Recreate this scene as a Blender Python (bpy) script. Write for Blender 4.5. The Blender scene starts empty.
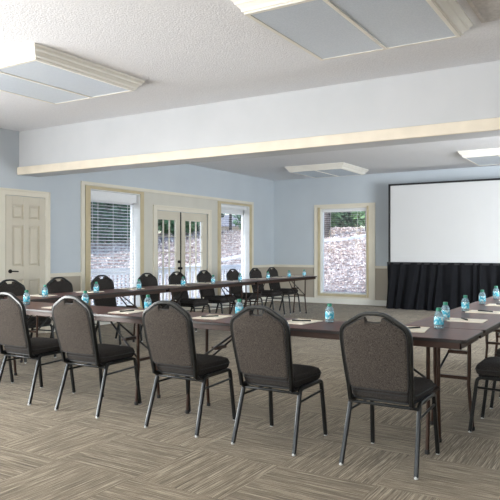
import bpy, math, random
from mathutils import Vector, Matrix
random.seed(7)
C = bpy.context.scene.collection
PI = math.pi

# ------------------------------------------------------------------ materials
def lin(c):
    return tuple(((x/255)/12.92 if x/255 <= .04045 else ((x/255+.055)/1.055)**2.4) for x in c) + (1,)

class Mat:
    def __init__(s, name, rgb=(200,200,200), rough=.6, metal=0, spec=.5):
        s.m = bpy.data.materials.new(name); s.m.use_nodes = True
        s.nt = s.m.node_tree; s.N = s.nt.nodes; s.L = s.nt.links
        s.b = s.N['Principled BSDF']; s.out = s.N['Material Output']
        s.b.inputs['Base Color'].default_value = lin(rgb)
        s.b.inputs['Roughness'].default_value = rough
        s.b.inputs['Metallic'].default_value = metal
        s.b.inputs['Specular IOR Level'].default_value = spec
    def n(s, t, **kw):
        x = s.N.new(t)
        for k, v in kw.items(): setattr(x, k, v)
        return x
    def coord(s, scale=(1,1,1), world=False, loc=(0,0,0)):
        mp = s.n('ShaderNodeMapping'); mp.inputs['Scale'].default_value = scale; mp.inputs['Location'].default_value = loc
        if world:
            g = s.n('ShaderNodeNewGeometry'); s.L.new(g.outputs['Position'], mp.inputs[0])
        else:
            g = s.n('ShaderNodeTexCoord'); s.L.new(g.outputs['Object'], mp.inputs[0])
        return mp.outputs[0]
    def noise(s, scale, vec=None, detail=3, rough=.5):
        t = s.n('ShaderNodeTexNoise'); t.inputs['Scale'].default_value = scale
        t.inputs['Detail'].default_value = detail; t.inputs['Roughness'].default_value = rough
        if vec is None: vec = s.coord()
        s.L.new(vec, t.inputs['Vector']); return t.outputs['Fac']
    def ramp(s, fac, stops):
        r = s.n('ShaderNodeValToRGB'); e = r.color_ramp.elements
        while len(e) < len(stops): e.new(.5)
        for q, (p, c) in zip(e, stops): q.position = p; q.color = lin(c) if max(c) > 1 else tuple(c)+(1,)
        s.L.new(fac, r.inputs[0]); return r.outputs[0]
    def base(s, col): s.L.new(col, s.b.inputs['Base Color']); return s
    def bump(s, h, strength=.3, dist=.01):
        b = s.n('ShaderNodeBump'); b.inputs['Strength'].default_value = strength; b.inputs['Distance'].default_value = dist
        s.L.new(h, b.inputs['Height']); s.L.new(b.outputs[0], s.b.inputs['Normal']); return s
    def mix(s, fac, a, b):
        x = s.n('ShaderNodeMix', data_type='RGBA')
        if isinstance(fac, (int, float)): x.inputs[0].default_value = fac
        else: s.L.new(fac, x.inputs[0])
        for q, v in ((x.inputs[6], a), (x.inputs[7], b)):
            if isinstance(v, tuple): q.default_value = lin(v)
            else: s.L.new(v, q)
        return x.outputs[2]
    def math(s, op, a, b=None):
        x = s.n('ShaderNodeMath', operation=op)
        for q, v in ((x.inputs[0], a), (x.inputs[1], b)):
            if v is None: continue
            if isinstance(v, (int, float)): q.default_value = v
            else: s.L.new(v, q)
        return x.outputs[0]

def simple(name, rgb, rough=.6, metal=0, var=0.06, scale=25, bump=0, spec=.5):
    m = Mat(name, rgb, rough, metal, spec)
    f = m.noise(scale)
    lo = tuple(max(0, c*(1-var)) for c in rgb); hi = tuple(min(255, c*(1+var)) for c in rgb)
    m.base(m.ramp(f, [(.3, lo), (.7, hi)]))
    if bump: m.bump(f, bump, .002)
    return m.m

M = {}
# walls: blue-grey above the chair rail, taupe below
def wall_mat():
    m = Mat('wall_paint', rough=.55, spec=.35)
    g = m.n('ShaderNodeNewGeometry'); sp = m.n('ShaderNodeSeparateXYZ'); m.L.new(g.outputs['Position'], sp.inputs[0])
    f = m.math('GREATER_THAN', sp.outputs['Z'], .90)
    nz = m.noise(1.2, m.coord(world=True))
    up = m.ramp(nz, [(.3, (190,198,205)), (.7, (196,204,210))])
    lo = m.ramp(nz, [(.3, (172,163,148)), (.7, (178,169,154))])
    m.base(m.mix(f, lo, up)); m.bump(m.noise(220, m.coord(world=True)), .08, .002)
    return m.m
M['wall'] = wall_mat()
def header_mat():
    m = Mat('header_paint', rough=.4, spec=.4)
    m.base(m.ramp(m.noise(2, m.coord(world=True)), [(.3, (196,199,202)), (.7, (202,204,207))])); m.bump(m.noise(150, m.coord(world=True)), .05, .002); return m.m
M['header'] = header_mat()
def ceil_mat():
    m = Mat('textured_ceiling', rough=.85, spec=.2)
    v = m.coord(world=True)
    a = m.noise(60, v, 3, .6)
    m.base(m.ramp(a, [(.3, (224,225,229)), (.7, (237,238,241))])); m.bump(a, .7, .008); return m.m
M['ceiling'] = ceil_mat()
def carpet_mat():
    m = Mat('carpet_tile', rough=.95, spec=.15)
    T = .61
    g = m.n('ShaderNodeNewGeometry'); sp = m.n('ShaderNodeSeparateXYZ'); m.L.new(g.outputs['Position'], sp.inputs[0])
    tx = m.math('FLOOR', m.math('DIVIDE', m.math('ADD', sp.outputs['X'], 3.05+T*40), T))
    ty = m.math('FLOOR', m.math('DIVIDE', m.math('ADD', sp.outputs['Y'], -2.72+T*40), T))
    par = m.math('MODULO', m.math('ADD', tx, ty), 2.0)       # 0: streaks along X
    par = m.math('GREATER_THAN', par, .5)
    cb = m.n('ShaderNodeCombineXYZ'); m.L.new(tx, cb.inputs[0]); m.L.new(ty, cb.inputs[1])
    wn = m.n('ShaderNodeTexWhiteNoise', noise_dimensions='2D'); m.L.new(cb.outputs[0], wn.inputs['Vector'])
    def streak(sx, sy):
        cc = m.n('ShaderNodeCombineXYZ')
        m.L.new(m.math('MULTIPLY', sp.outputs['X'], sx), cc.inputs[0]); m.L.new(m.math('MULTIPLY', sp.outputs['Y'], sy), cc.inputs[1])
        m.L.new(m.math('MULTIPLY', wn.outputs['Value'], 40.0), cc.inputs[2])
        return m.noise(1.0, cc.outputs[0], 4, .62)
    a, b = streak(2.6, 150), streak(150, 2.6)
    x = m.n('ShaderNodeMix', data_type='FLOAT'); m.L.new(par, x.inputs[0]); m.L.new(a, x.inputs[2]); m.L.new(b, x.inputs[3])
    c, d = streak(9.0, 330), streak(330, 9.0)
    x2 = m.n('ShaderNodeMix', data_type='FLOAT'); m.L.new(par, x2.inputs[0]); m.L.new(c, x2.inputs[2]); m.L.new(d, x2.inputs[3])
    fac = m.math('ADD', m.math('MULTIPLY', x.outputs[0], .62), m.math('MULTIPLY', x2.outputs[0], .38))
    col = m.ramp(fac, [(.35, (72,62,48)), (.45, (108,96,78)), (.53, (138,125,104)), (.64, (188,175,151))])
    tone = m.math('ADD', m.math('MULTIPLY', wn.outputs['Value'], .10), .95)
    mul = m.n('ShaderNodeVectorMath', operation='SCALE'); m.L.new(col, mul.inputs[0]); m.L.new(tone, mul.inputs['Scale'])
    m.base(mul.outputs[0])
    m.bump(m.noise(260, m.coord(world=True), 2), .35, .004)
    m.b.inputs['Sheen Weight'].default_value = .08
    m.b.inputs['Sheen Roughness'].default_value = .5
    return m.m
M['carpet'] = carpet_mat()
M['cream'] = simple('cream_trim', (224,218,202), .38, var=.015, scale=3)
M['trim_white'] = simple('cream_trim_pale', (226,224,214), .38, var=.015, scale=3)
M['header_trim'] = simple('cream_header_board', (232,222,204), .4, var=.03, scale=4)
M['crown'] = simple('ivory_crown_moulding', (230,227,218), .4, var=.015, scale=3)
M['panel'] = simple('greyed_cream_panel', (206,203,192), .4, var=.015, scale=3)
M['door'] = simple('cream_door_paint', (206,199,182), .4, var=.015, scale=3)
M['tan'] = simple('tan_window_stop', (196,182,148), .45, var=.03, scale=5)
M['sash'] = simple('white_window_sash', (232,234,234), .35, var=.01)
M['blind'] = simple('white_blind', (232,234,236), .4, var=.01)
M['dark_metal'] = simple('dark_door_hardware', (30,28,27), .35, .6)
M['chair_metal'] = simple('grey_hammered_frame', (44,45,45), .30, .7, .14, 160, .15)
M['glide'] = simple('pale_glide', (190,190,186), .4)
M['top'] = None
def laminate():
    m = Mat('walnut_laminate', rough=.30, spec=.12)
    v = m.coord((1.2, 22, 22))
    m.base(m.ramp(m.noise(2.2, v, 5, .6), [(.3, (72,36,29)), (.55, (90,47,37)), (.75, (108,60,47))])); return m.m
M['top'] = laminate()
M['edge'] = simple('black_table_edge', (34,30,29), .35)
M['apron'] = simple('brown_apron', (56,36,27), .45, .2, .08)
M['tleg'] = simple('brown_steel_leg', (58,40,31), .38, .5, .08)
M['steel'] = simple('bare_steel', (150,148,144), .3, .9)
def fabric(name, a, b, sc=230):
    m = Mat(name, rough=.95, spec=.15)
    v = m.coord()
    w = m.noise(sc, v, 2, .6)
    m.base(m.ramp(w, [(.35, a), (.65, b)])); m.bump(w, .5, .003)
    return m.m
M['tweed'] = fabric('grey_brown_tweed', (38,34,31), (86,79,73))
M['seat_fabric'] = fabric('charcoal_tweed', (34,32,31), (64,60,57))
M['piping'] = simple('black_piping', (34,33,33), .7)
M['board'] = simple('black_seat_board', (24,24,24), .7)
M['skirt'] = simple('black_drape_cloth', (19,20,24), .85, var=.1, scale=40, spec=.2)
M['screen'] = simple('matte_screen', (204,205,206), .8, var=.004, scale=2, spec=.2)
M['screen_frame'] = simple('black_screen_border', (22,24,28), .6)
def bottle_mats():
    m = Mat('clear_plastic')
    tr = m.n('ShaderNodeBsdfTransparent'); tr.inputs[0].default_value = (.78,.90,.94,1)
    gl = m.n('ShaderNodeBsdfGlossy'); gl.inputs['Roughness'].default_value = .06
    df = m.n('ShaderNodeBsdfDiffuse'); df.inputs[0].default_value = lin((190,215,222))
    fr = m.n('ShaderNodeFresnel'); fr.inputs[0].default_value = 1.6
    a = m.n('ShaderNodeMixShader'); m.L.new(fr.outputs[0], a.inputs[0]); m.L.new(tr.outputs[0], a.inputs[1]); m.L.new(gl.outputs[0], a.inputs[2])
    b = m.n('ShaderNodeMixShader'); b.inputs[0].default_value = .30; m.L.new(a.outputs[0], b.inputs[1]); m.L.new(df.outputs[0], b.inputs[2])
    m.L.new(b.outputs[0], m.out.inputs[0]); M['plastic'] = m.m
    m = Mat('cyan_label', rough=.4)
    m.base(m.ramp(m.noise(45, m.coord((1,1,1)), 2), [(.42, (52,166,196)), (.52, (92,192,212)), (.58, (208,234,240))]))
    M['label'] = m.m
bottle_mats()
M['cap'] = simple('green_cap', (14,118,92), .4)
M['paper'] = simple('notepad_paper', (240,232,214), .7, var=.01)
M['pen'] = simple('black_pen', (24,24,26), .3)
def glass():
    m = Mat('window_glass')
    tr = m.n('ShaderNodeBsdfTransparent'); tr.inputs[0].default_value = (.95,.97,.98,1)
    gl = m.n('ShaderNodeBsdfGlossy'); gl.inputs['Roughness'].default_value = .02
    a = m.n('ShaderNodeMixShader'); a.inputs[0].default_value = .05
    m.L.new(tr.outputs[0], a.inputs[1]); m.L.new(gl.outputs[0], a.inputs[2]); m.L.new(a.outputs[0], m.out.inputs[0])
    return m.m
M['glass'] = glass()
def lens():
    m = Mat('acrylic_light_lens', (206,212,220), .25)
    v = m.n('ShaderNodeTexVoronoi'); v.inputs['Scale'].default_value = 90; m.L.new(m.coord(), v.inputs['Vector'])
    m.base(m.ramp(v.outputs['Distance'], [(0, (192,203,216)), (.7, (206,215,226))]))
    m.bump(v.outputs['Distance'], .2, .003)
    return m.m
M['lens'] = lens()
M['vent'] = simple('ceiling_grille_paint', (200,197,194), .5)
# outdoors
def litter():
    m = Mat('leaf_litter', rough=.9, spec=.2)
    v = m.coord(world=True)
    a = m.noise(3.2, v, 6, .75); b = m.noise(.25, v, 2)
    c1 = m.ramp(a, [(.34, (78,66,62)), (.45, (146,130,124)), (.54, (186,174,170)), (.66, (234,228,226))])
    m.base(m.mix(m.math('MULTIPLY', b, .35), c1, (150,140,140))); m.bump(a, .8, .08); return m.m
M['litter'] = litter()
M['patio'] = simple('pale_concrete', (206,206,204), .8, var=.05, scale=2)
M['kerb'] = simple('pale_kerb', (222,222,226), .8)
M['rail_white'] = simple('white_painted_rail', (238,238,240), .45, var=.01)
M['bark'] = simple('grey_bark', (84,76,74), .9, var=.3, scale=6, bump=.6)
def leaf(name, a, b):
    m = Mat(name, rough=.55)
    m.base(m.ramp(m.noise(1.7, m.coord(world=True), 4, .7), [(.35, a), (.65, b)]))
    m.b.inputs['Transmission Weight'].default_value = 0
    return m.m
M['leaf_dark'] = leaf('dark_green_leaves', (50,90,70), (106,152,116))
M['leaf_mid'] = leaf('fresh_green_leaves', (76,124,78), (150,188,136))
M['siding'] = simple('beige_siding', (214,204,186), .7)
M['shingle'] = simple('grey_shingles', (128,128,134), .85, var=.15, scale=3)
M['dark_pane'] = simple('dark_pane', (52,66,76), .15)

# ------------------------------------------------------------------ mesh builder
class MB:
    def __init__(s): s.v = []; s.f = []; s.mi = []; s.cur = 0
    def add(s, vs, fs):
        o = len(s.v); s.v += [tuple(x) for x in vs]; s.f += [tuple(o+i for i in f) for f in fs]; s.mi += [s.cur]*len(fs); return s
    def box(s, x0, x1, y0, y1, z0, z1):
        if x0 > x1: x0, x1 = x1, x0
        if y0 > y1: y0, y1 = y1, y0
        if z0 > z1: z0, z1 = z1, z0
        return s.add([(x0,y0,z0),(x1,y0,z0),(x1,y1,z0),(x0,y1,z0),(x0,y0,z1),(x1,y0,z1),(x1,y1,z1),(x0,y1,z1)],
                     [(0,3,2,1),(4,5,6,7),(0,1,5,4),(1,2,6,5),(2,3,7,6),(3,0,4,7)])
    def tube(s, pts, r, seg=10, rect=None, closed=False, up=(0,0,1)):
        """sweep a circle of radius r, or an ellipse/rounded rect (a,b) given by rect, along pts"""
        pts = [Vector(p) for p in pts]; n = len(pts); rings = []
        up = Vector(up)
        for i, p in enumerate(pts):
            if closed: t = (pts[(i+1) % n]-pts[i-1]).normalized()
            elif i == 0: t = (pts[1]-p).normalized()
            elif i == n-1: t = (p-pts[i-1]).normalized()
            else: t = ((pts[i+1]-p).normalized()+(p-pts[i-1]).normalized()).normalized()
            u = up if abs(t.dot(up)) < .97 else Vector((0,1,0)) if abs(t.y) < .9 else Vector((1,0,0))
            a = t.cross(u).normalized(); b = a.cross(t).normalized()
            k = 1
            if 0 < i < n-1 or closed:
                c = (pts[(i+1) % n]-p).normalized().dot((p-pts[i-1]).normalized()); k = 1/max(.5, math.sqrt(max(.05, (1+c)/2)))
                k = min(k, 1.25)
            ring = []
            for j in range(seg):
                th = 2*PI*j/seg; ca, sa = math.cos(th), math.sin(th)
                if rect:
                    e = .45
                    x = math.copysign(abs(ca)**e, ca)*rect[0]; y = math.copysign(abs(sa)**e, sa)*rect[1]
                else: x, y = ca*r, sa*r
                ring.append(p+a*x+b*y)
            rings.append(ring)
        vs = [q for rg in rings for q in rg]; fs = []
        m = n if closed else n-1
        for i in range(m):
            i2 = (i+1) % n
            for j in range(seg):
                j2 = (j+1) % seg; fs.append((i*seg+j, i*seg+j2, i2*seg+j2, i2*seg+j))
        if not closed:
            fs.append(tuple(reversed(range(seg)))); fs.append(tuple((n-1)*seg+j for j in range(seg)))
        return s.add(vs, fs)
    def lathe(s, prof, seg=20, c=(0,0,0)):
        vs = []; fs = []
        for r, z in prof:
            for j in range(seg): vs.append((c[0]+r*math.cos(2*PI*j/seg), c[1]+r*math.sin(2*PI*j/seg), c[2]+z))
        for i in range(len(prof)-1):
            for j in range(seg):
                j2 = (j+1) % seg; fs.append((i*seg+j, i*seg+j2, (i+1)*seg+j2, (i+1)*seg+j))
        fs.append(tuple(reversed(range(seg)))); fs.append(tuple((len(prof)-1)*seg+j for j in range(seg)))
        return s.add(vs, fs)
    def loft(s, rings):
        """closed rings of equal length, capped"""
        n = len(rings[0]); vs = [q for r in rings for q in r]; fs = []
        for i in range(len(rings)-1):
            for j in range(n):
                j2 = (j+1) % n; fs.append((i*n+j, i*n+j2, (i+1)*n+j2, (i+1)*n+j))
        fs.append(tuple(reversed(range(n)))); fs.append(tuple((len(rings)-1)*n+j for j in range(n)))
        return s.add(vs, fs)
    def build(s, name, mats, parent=None, smooth=False, bevel=0, origin=None):
        me = bpy.data.meshes.new(name)
        if not isinstance(mats, (list, tuple)): mats = [mats]
        if origin is not None:
            ox, oy, oz = origin; vs = [(a-ox, b-oy, c-oz) for a, b, c in s.v]
        else: vs = s.v
        me.from_pydata(vs, [], s.f)
        for m in mats: me.materials.append(m)
        for p, k in zip(me.polygons, s.mi): p.material_index = k
        import bmesh
        bm = bmesh.new(); bm.from_mesh(me); bmesh.ops.recalc_face_normals(bm, faces=bm.faces); bm.to_mesh(me); bm.free()
        if smooth:
            for p in me.polygons: p.use_smooth = True
            try: me.set_sharp_from_angle(angle=math.radians(40))
            except Exception: pass
        o = bpy.data.objects.new(name, me); C.objects.link(o)
        if origin is not None: o.location = origin
        if parent: o.parent = parent
        if bevel:
            b = o.modifiers.new('bevel', 'BEVEL'); b.width = bevel; b.segments = 2; b.limit_method = 'ANGLE'; b.angle_limit = math.radians(40)
        return o

def tag(o, label=None, cat=None, group=None, kind=None):
    if label: o['label'] = label
    if cat: o['category'] = cat
    if group: o['group'] = group
    if kind: o['kind'] = kind
    return o
def empty(name, loc=(0,0,0), rz=0):
    o = bpy.data.objects.new(name, None); C.objects.link(o); o.location = loc; o.rotation_euler = (0,0,rz); o.empty_display_size = .1; return o
def copy_tree(o, parent=None):
    c = o.copy(); C.objects.link(c)
    if parent: c.parent = parent
    for ch in list(o.children): copy_tree(ch, c)
    return c
class Proto:
    """first placement uses the original, later ones copies of it and of each of its parts"""
    def __init__(s, root): s.root = root; s.used = False
    def place(s, loc, rz, label, cat, group):
        o = s.root if not s.used else copy_tree(s.root)
        s.used = True; o.location = loc; o.rotation_euler = (0,0,rz); tag(o, label, cat, group); return o

# ------------------------------------------------------------------ camera
cam = bpy.data.cameras.new('camera'); cam.sensor_width = 36; cam.lens = 630/500*36; cam.clip_end = 500
co = bpy.data.objects.new('camera', cam); C.objects.link(co)
co.location = (0,0,1.3); co.rotation_euler = (PI/2, 0, math.atan2(385,630))
bpy.context.scene.camera = co

# ------------------------------------------------------------------ room shell
XL, XR, YB, YF, H = -7.9, 2.9, 14.1, -3.2, 3.08
MB().box(XL-.2, XR+.2, YF-.2, YB+.2, -.12, 0).build('floor', M['carpet']); tag(bpy.data.objects['floor'], 'grey-brown striped carpet tiles laid quarter-turned across the whole room', 'floor', kind='structure')
tag(MB().box(XL-.2, XR+.2, YF-.2, YB+.2, H, H+.12).build('ceiling', M['ceiling']), 'off-white textured ceiling above the meeting room', 'ceiling', kind='structure')

def holed(name, lo, hi, axis, a0, a1, holes, label):
    """wall slab between lo..hi across, running a0..a1, with rectangular openings (s0,s1,z0,z1)"""
    mb = MB(); ss = sorted({a0, a1, *[h[0] for h in holes], *[h[1] for h in holes]})
    for s0, s1 in zip(ss, ss[1:]):
        mid = (s0+s1)/2; zs = [(0, H)]
        for h in holes:
            if h[0] < mid < h[1]: zs = [(0, h[2]), (h[3], H)]
        for z0, z1 in zs:
            if z1-z0 < 1e-4: continue
            if axis == 'Y': mb.box(lo, hi, s0, s1, z0, z1)
            else: mb.box(s0, s1, lo, hi, z0, z1)
    return tag(mb.build(name, M['wall']), label, 'wall', kind='structure')

W1 = (7.70, 8.97, .24, 2.34); FD = (9.43, 11.16, 0, 2.08); W3 = (11.64, 12.88, .24, 2.34); D1 = (6.0, 6.75, 0, 2.12)
WB = (-6.59, -5.40, .24, 2.31)
LW = (-2.4, 3.6, .5, 2.4)
RW = (-6.6, -2.9, .5, 2.6); RW2 = (-1.6, 2.2, .5, 2.6)
holed('wall_left', XL-.2, XL, 'Y', YF-.2, YB+.2, [LW, W1, FD, W3], 'blue-grey wall with taupe lower part, carrying the door and both blind windows')
holed('wall_back', YB, YB+.2, 'X', XL, XR, [WB], 'pale blue wall with taupe lower part behind the projection screen')
RS = (6.8, 11.2, .5, 2.6)
holed('wall_right', XR, XR+.2, 'Y', YF-.2, YB+.2, [RS], 'blue-grey right wall of the room')
holed('wall_front', YF-.2, YF, 'X', XL, XR, [RW, RW2], 'blue-grey wall behind the camera with two wide windows')

hd = MB().box(XL, XR, 6.27, 6.62, 2.43, H).build('wall_header', M['header'])
tag(hd, 'white dropped header beam crossing the room below the ceiling', 'beam', kind='structure')
t = MB().box(XL, XR, 6.235, 6.27, 2.425, 2.54).build('trim_1', M['header_trim'], bevel=.004)
tag(t, 'cream board along the bottom edge of the header beam', 'trim', kind='structure')

# chair rail and baseboards
def moulding_left(y0, y1): 
    return (XL, y0, y1)
def rail_prof_box(mb, kind, a, b):
    if kind == 'L': mb.box(XL, XL+.022, a, b, .87, .93); mb.box(XL, XL+.034, a, b, .915, .93)
    else: mb.box(a, b, YB-.022, YB, .87, .93); mb.box(a, b, YB-.034, YB, .915, .93)
mb = MB(); rail_prof_box(mb, 'L', 6.84, 7.53); rail_prof_box(mb, 'L', 13.02, YB-.035); rail_prof_box(mb, 'L', YF, -2.45); rail_prof_box(mb, 'L', 3.65, 5.9)
tag(mb.build('trim_2', M['cream'], bevel=.003), 'cream chair rail along the left wall', 'trim', kind='structure')
mb = MB(); rail_prof_box(mb, 'B', XL, -6.75); rail_prof_box(mb, 'B', -5.18, XR)
tag(mb.build('trim_3', M['cream'], bevel=.003), 'cream chair rail along the back wall', 'trim', kind='structure')
mb = MB().box(XL, XL+.018, 6.84, 7.53, 0, .13).box(XL, XL+.018, 13.02, YB-.02, 0, .13).box(XL, XL+.018, YF, 5.9, 0, .13).box(XL, XL+.018, 7.53, 9.30, 0, .13).box(XL, XL+.018, 11.30, 13.02, 0, .13)
tag(mb.build('baseboard_left', M['trim_white'], bevel=.003), 'cream baseboard along the left wall', 'baseboard', kind='structure')
mb = MB().box(XL, XR, YB-.018, YB, 0, .13)
tag(mb.build('baseboard_back', M['trim_white'], bevel=.003), 'cream baseboard along the back wall', 'baseboard', kind='structure')

# panelled surround of the left-wall glazing
mb = MB()
x0, x1 = XL, XL+.014
ss = sorted({7.53, 13.02, *W1[:2], *FD[:2], *W3[:2]})
for a, b in zip(ss, ss[1:]):
    mid = (a+b)/2; zz = [(.13, 2.43)]
    for h in (W1, FD, W3):
        if h[0] < mid < h[1]: zz = [(.13, h[2]), (h[3], 2.43)] if h[2] > 0 else [(h[3], 2.43)]
    for z0, z1 in zz: mb.box(x0, x1, a, b, z0, z1)
tag(mb.build('wall_left_panelling', M['panel']), 'greyed cream panelling around the windows and french doors', 'panelling', kind='structure')
mb = MB().box(XL, XL+.03, 7.50, 13.05, 2.40, 2.455).box(XL, XL+.03, 7.50, 7.57, .13, 2.40).box(XL, XL+.03, 12.98, 13.05, .13, 2.40)
tag(mb.build('trim_4', M['cream'], bevel=.003), 'cream outer trim running over the windows and french doors', 'trim', kind='structure')

def window_left(n, W, label):
    y0, y1, z0, z1 = W; g = XL-.165
    # root: the sash frame
    mb = MB(); s = .05
    mb.box(g-.02, g+.03, y0, y1, z1-.20, z1).box(g-.02, g+.03, y0, y1, z0, z0+s).box(g-.02, g+.03, y0, y0+s, z0+s, z1-s).box(g-.02, g+.03, y1-s, y1, z0+s, z1-s)
    root = tag(mb.build('window_%d' % n, M['sash'], bevel=.002), label, 'window', kind='structure')
    MB().box(g+.001, g+.007, y0+s, y1-s, z0+s, z1-s).build('window_pane', M['glass'], root)
    # reveal lining
    mb = MB().box(g+.03, XL+.014, y0, y0+.012, z0, z1).box(g+.03, XL+.014, y1-.012, y1, z0, z1).box(g+.03, XL+.014, y0, y1, z1-.012, z1).box(g+.03, XL+.03, y0, y1, z0, z0+.014)
    mb.build('window_jamb', M['sash'], root)
    c = .11; c2 = .09
    mb = MB().box(XL+.014, XL+.034, y0-c, y0, z0-.075, z1+.05).box(XL+.014, XL+.034, y1, y1+c2, z0-.075, z1+.05).box(XL+.014, XL+.034, y0, y1, z1, z1+.05).box(XL+.014, XL+.034, y0, y1, z0-.075, z0)
    mb.build('window_casing', M['tan'], root, bevel=.003)
    return root
window_left(1, W1, 'tall window with open white slats left of the french doors')
window_left(2, W3, 'tall window with open white slats right of the french doors')
# back window
x0, x1, z0, z1 = WB; g = YB+.13; s = .03
mb = MB().box(x0, x1, g-.03, g+.02, z1-s, z1).box(x0, x1, g-.03, g+.02, z0, z0+s).box(x0, x0+s, g-.03, g+.02, z0+s, z1-s).box(x1-s, x1, g-.03, g+.02, z0+s, z1-s)
w = tag(mb.build('window_3', M['sash'], bevel=.002), 'tall window looking onto leaf-covered slope in the back wall', 'window', kind='structure')
MB().box(x0+s, x1-s, g-.006, g, z0+s, z1-s).build('window_pane', M['glass'], w)
MB().box(x0, x0+.012, YB-.014, g-.03, z0, z1).box(x1-.012, x1, YB-.014, g-.03, z0, z1).box(x0, x1, YB-.014, g-.03, z1-.012, z1).box(x0, x1, YB-.03, g-.03, z0, z0+.014).build('window_jamb', M['trim_white'], w)
mb = MB().box(x0-.12, x0, YB-.014, YB, .13, 2.36).box(x1, x1+.16, YB-.014, YB, .13, 2.36).box(x0, x1, YB-.014, YB, z1, 2.36).box(x0, x1, YB-.014, YB, .13, z0)
mb.build('window_surround', M['cream'], w)
mb = MB().box(x0-.06, x0, YB-.034, YB-.014, z0-.06, z1+.03).box(x1+.02, x1+.06, YB-.034, YB-.014, z0-.06, z1+.03).box(x0, x1, YB-.034, YB-.014, z0-.06, z0)
mb.build('window_casing', M['tan'], w, bevel=.003)
mb = MB().box(x0-.16, x1+.22, YB-.03, YB, 2.36, 2.41).box(x0-.16, x0-.11, YB-.03, YB, .13, 2.36).box(x1+.16, x1+.22, YB-.03, YB, .13, 2.36)
mb.build('window_outer_trim', M['cream'], w, bevel=.003)
# added unseen rear and side windows for the fill lamps: frame and glass only
for n, (a, b, c, d), ax in ((4, RW, 'F'), (5, RW2, 'F'), (6, RS, 'R'), (7, LW, 'L')):
    mb = MB(); p = MB()
    def bx(m, u0, u1, w0, w1, t0, t1):
        if ax == 'F': m.box(u0, u1, YF-.2+t0, YF-.2+t1, w0, w1)
        elif ax == 'L': m.box(XL-.2+t0, XL-.2+t1, u0, u1, w0, w1)
        else: m.box(XR+.2-t1, XR+.2-t0, u0, u1, w0, w1)
    for u in (a, (a+b)/2-.03, b-.06): bx(mb, u, u+.06, c, d, .08, .14)
    bx(mb, a, b, c, c+.06, .08, .14); bx(mb, a, b, d-.06, d, .08, .14)
    w = tag(mb.build('window_%d' % n, M['sash']), ['wide left window behind the camera', 'wide right window behind the camera', 'wide window in the right wall', 'wide window in the left wall beside the camera'][n-4], 'window', kind='structure')
    bx(p, a+.06, b-.06, c+.06, d-.06, .105, .111); p.build('window_pane', M['glass'], w)

# venetian blinds
def blind_left(W, top, tilt, label, spacing):
    y0, y1, z0, z1 = W; x = XL-.085
    root = empty('venetian_blind', (x, (y0+y1)/2, z1)); tag(root, label, 'blind')
    hw = (y1-y0)/2-.03
    MB().box(-.03, .03, -hw, hw, -.075, -.014).build('headrail', M['blind'], root, bevel=.002)
    MB().box(.03, .036, -hw, hw, -top+.03, -.014).build('valance', M['blind'], root, bevel=.002)
    mb = MB(); z = -top; ca, sa = math.cos(tilt)*.024, math.sin(tilt)*.024
    while z > -(z1-z0)+.06:
        mb.add([(-ca,-hw,z-sa-.001),(ca,-hw,z+sa-.001),(ca,hw,z+sa-.001),(-ca,hw,z-sa-.001),(-ca,-hw,z-sa+.0015),(ca,-hw,z+sa+.0015),(ca,hw,z+sa+.0015),(-ca,hw,z-sa+.0015)],
               [(0,3,2,1),(4,5,6,7),(0,1,5,4),(1,2,6,5),(2,3,7,6),(3,0,4,7)]); z -= spacing
    mb.build('slats', M['blind'], root)
    MB().box(-.025, .025, -hw, hw, -(z1-z0)+.02, -(z1-z0)+.04).build('bottom_rail', M['blind'], root, bevel=.002)
    for q in (-.62, 0, .62):
        MB().box(.024, .026, hw*q-.004, hw*q+.004, -(z1-z0)+.03, -.05).build('ladder_cord', M['blind'], root)
    MB().tube([(.04,-hw+.08,-.10),(.045,-hw+.08,-.9)], .004, 6).build('tilt_wand', M['blind'], root)
    return root
blind_left(W1, .20, math.radians(-14), 'white venetian blind with open slats in the window left of the french doors', .056)
blind_left(W3, .11, math.radians(-3), 'white venetian blind with open slats in the window right of the french doors', .05)
x0, x1, z0, z1 = WB
b = empty('venetian_blind', ((x0+x1)/2, YB+.085, z1)); tag(b, 'white venetian blind with open slats in the back wall window', 'blind')
hw = (x1-x0)/2-.03
MB().box(-hw, hw, -.03, .03, -.07, -.014).build('headrail', M['blind'], b, bevel=.002)
MB().box(-hw, hw, -.036, -.03, -.09, -.014).build('valance', M['blind'], b, bevel=.002)
mb = MB(); z = -.11
while z > -(z1-z0)+.06: mb.box(-hw, hw, -.024, .024, z-.0005, z+.0005); z -= .05
mb.build('slats', M['blind'], b)
MB().box(-hw, hw, -.025, .025, -(z1-z0)+.02, -(z1-z0)+.04).build('bottom_rail', M['blind'], b, bevel=.002)
for q in (-.62, .62): MB().box(hw*q-.003, hw*q+.003, -.026, -.024, -(z1-z0)+.03, -.05).build('ladder_cord', M['blind'], b)

# six-panel door
def frustum(mb, y0, y1, z0, z1, xa, xb, ins):
    mb.add([(xa,y0,z0),(xa,y1,z0),(xa,y1,z1),(xa,y0,z1),(xb,y0+ins,z0+ins),(xb,y1-ins,z0+ins),(xb,y1-ins,z1-ins),(xb,y0+ins,z1-ins)],
           [(0,3,2,1),(4,5,6,7),(0,1,5,4),(1,2,6,5),(2,3,7,6),(3,0,4,7)])
y0, y1 = 6.015, 6.735; mb = MB()
X0 = XL
mb.box(X0+.001, X0+.008, y0, y1, .01, 2.105)
cols = [(6.125, 6.325), (6.425, 6.625)]; rows = [(.22, .86), (1.05, 1.67), (1.76, 1.98)]
ys = [y0, 6.125, 6.325, 6.425, 6.625, y1]
mb.box(X0+.008, X0+.032, y0, 6.125, .01, 2.105).box(X0+.008, X0+.032, 6.325, 6.425, .01, 2.105).box(X0+.008, X0+.032, 6.625, y1, .01, 2.105)
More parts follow.
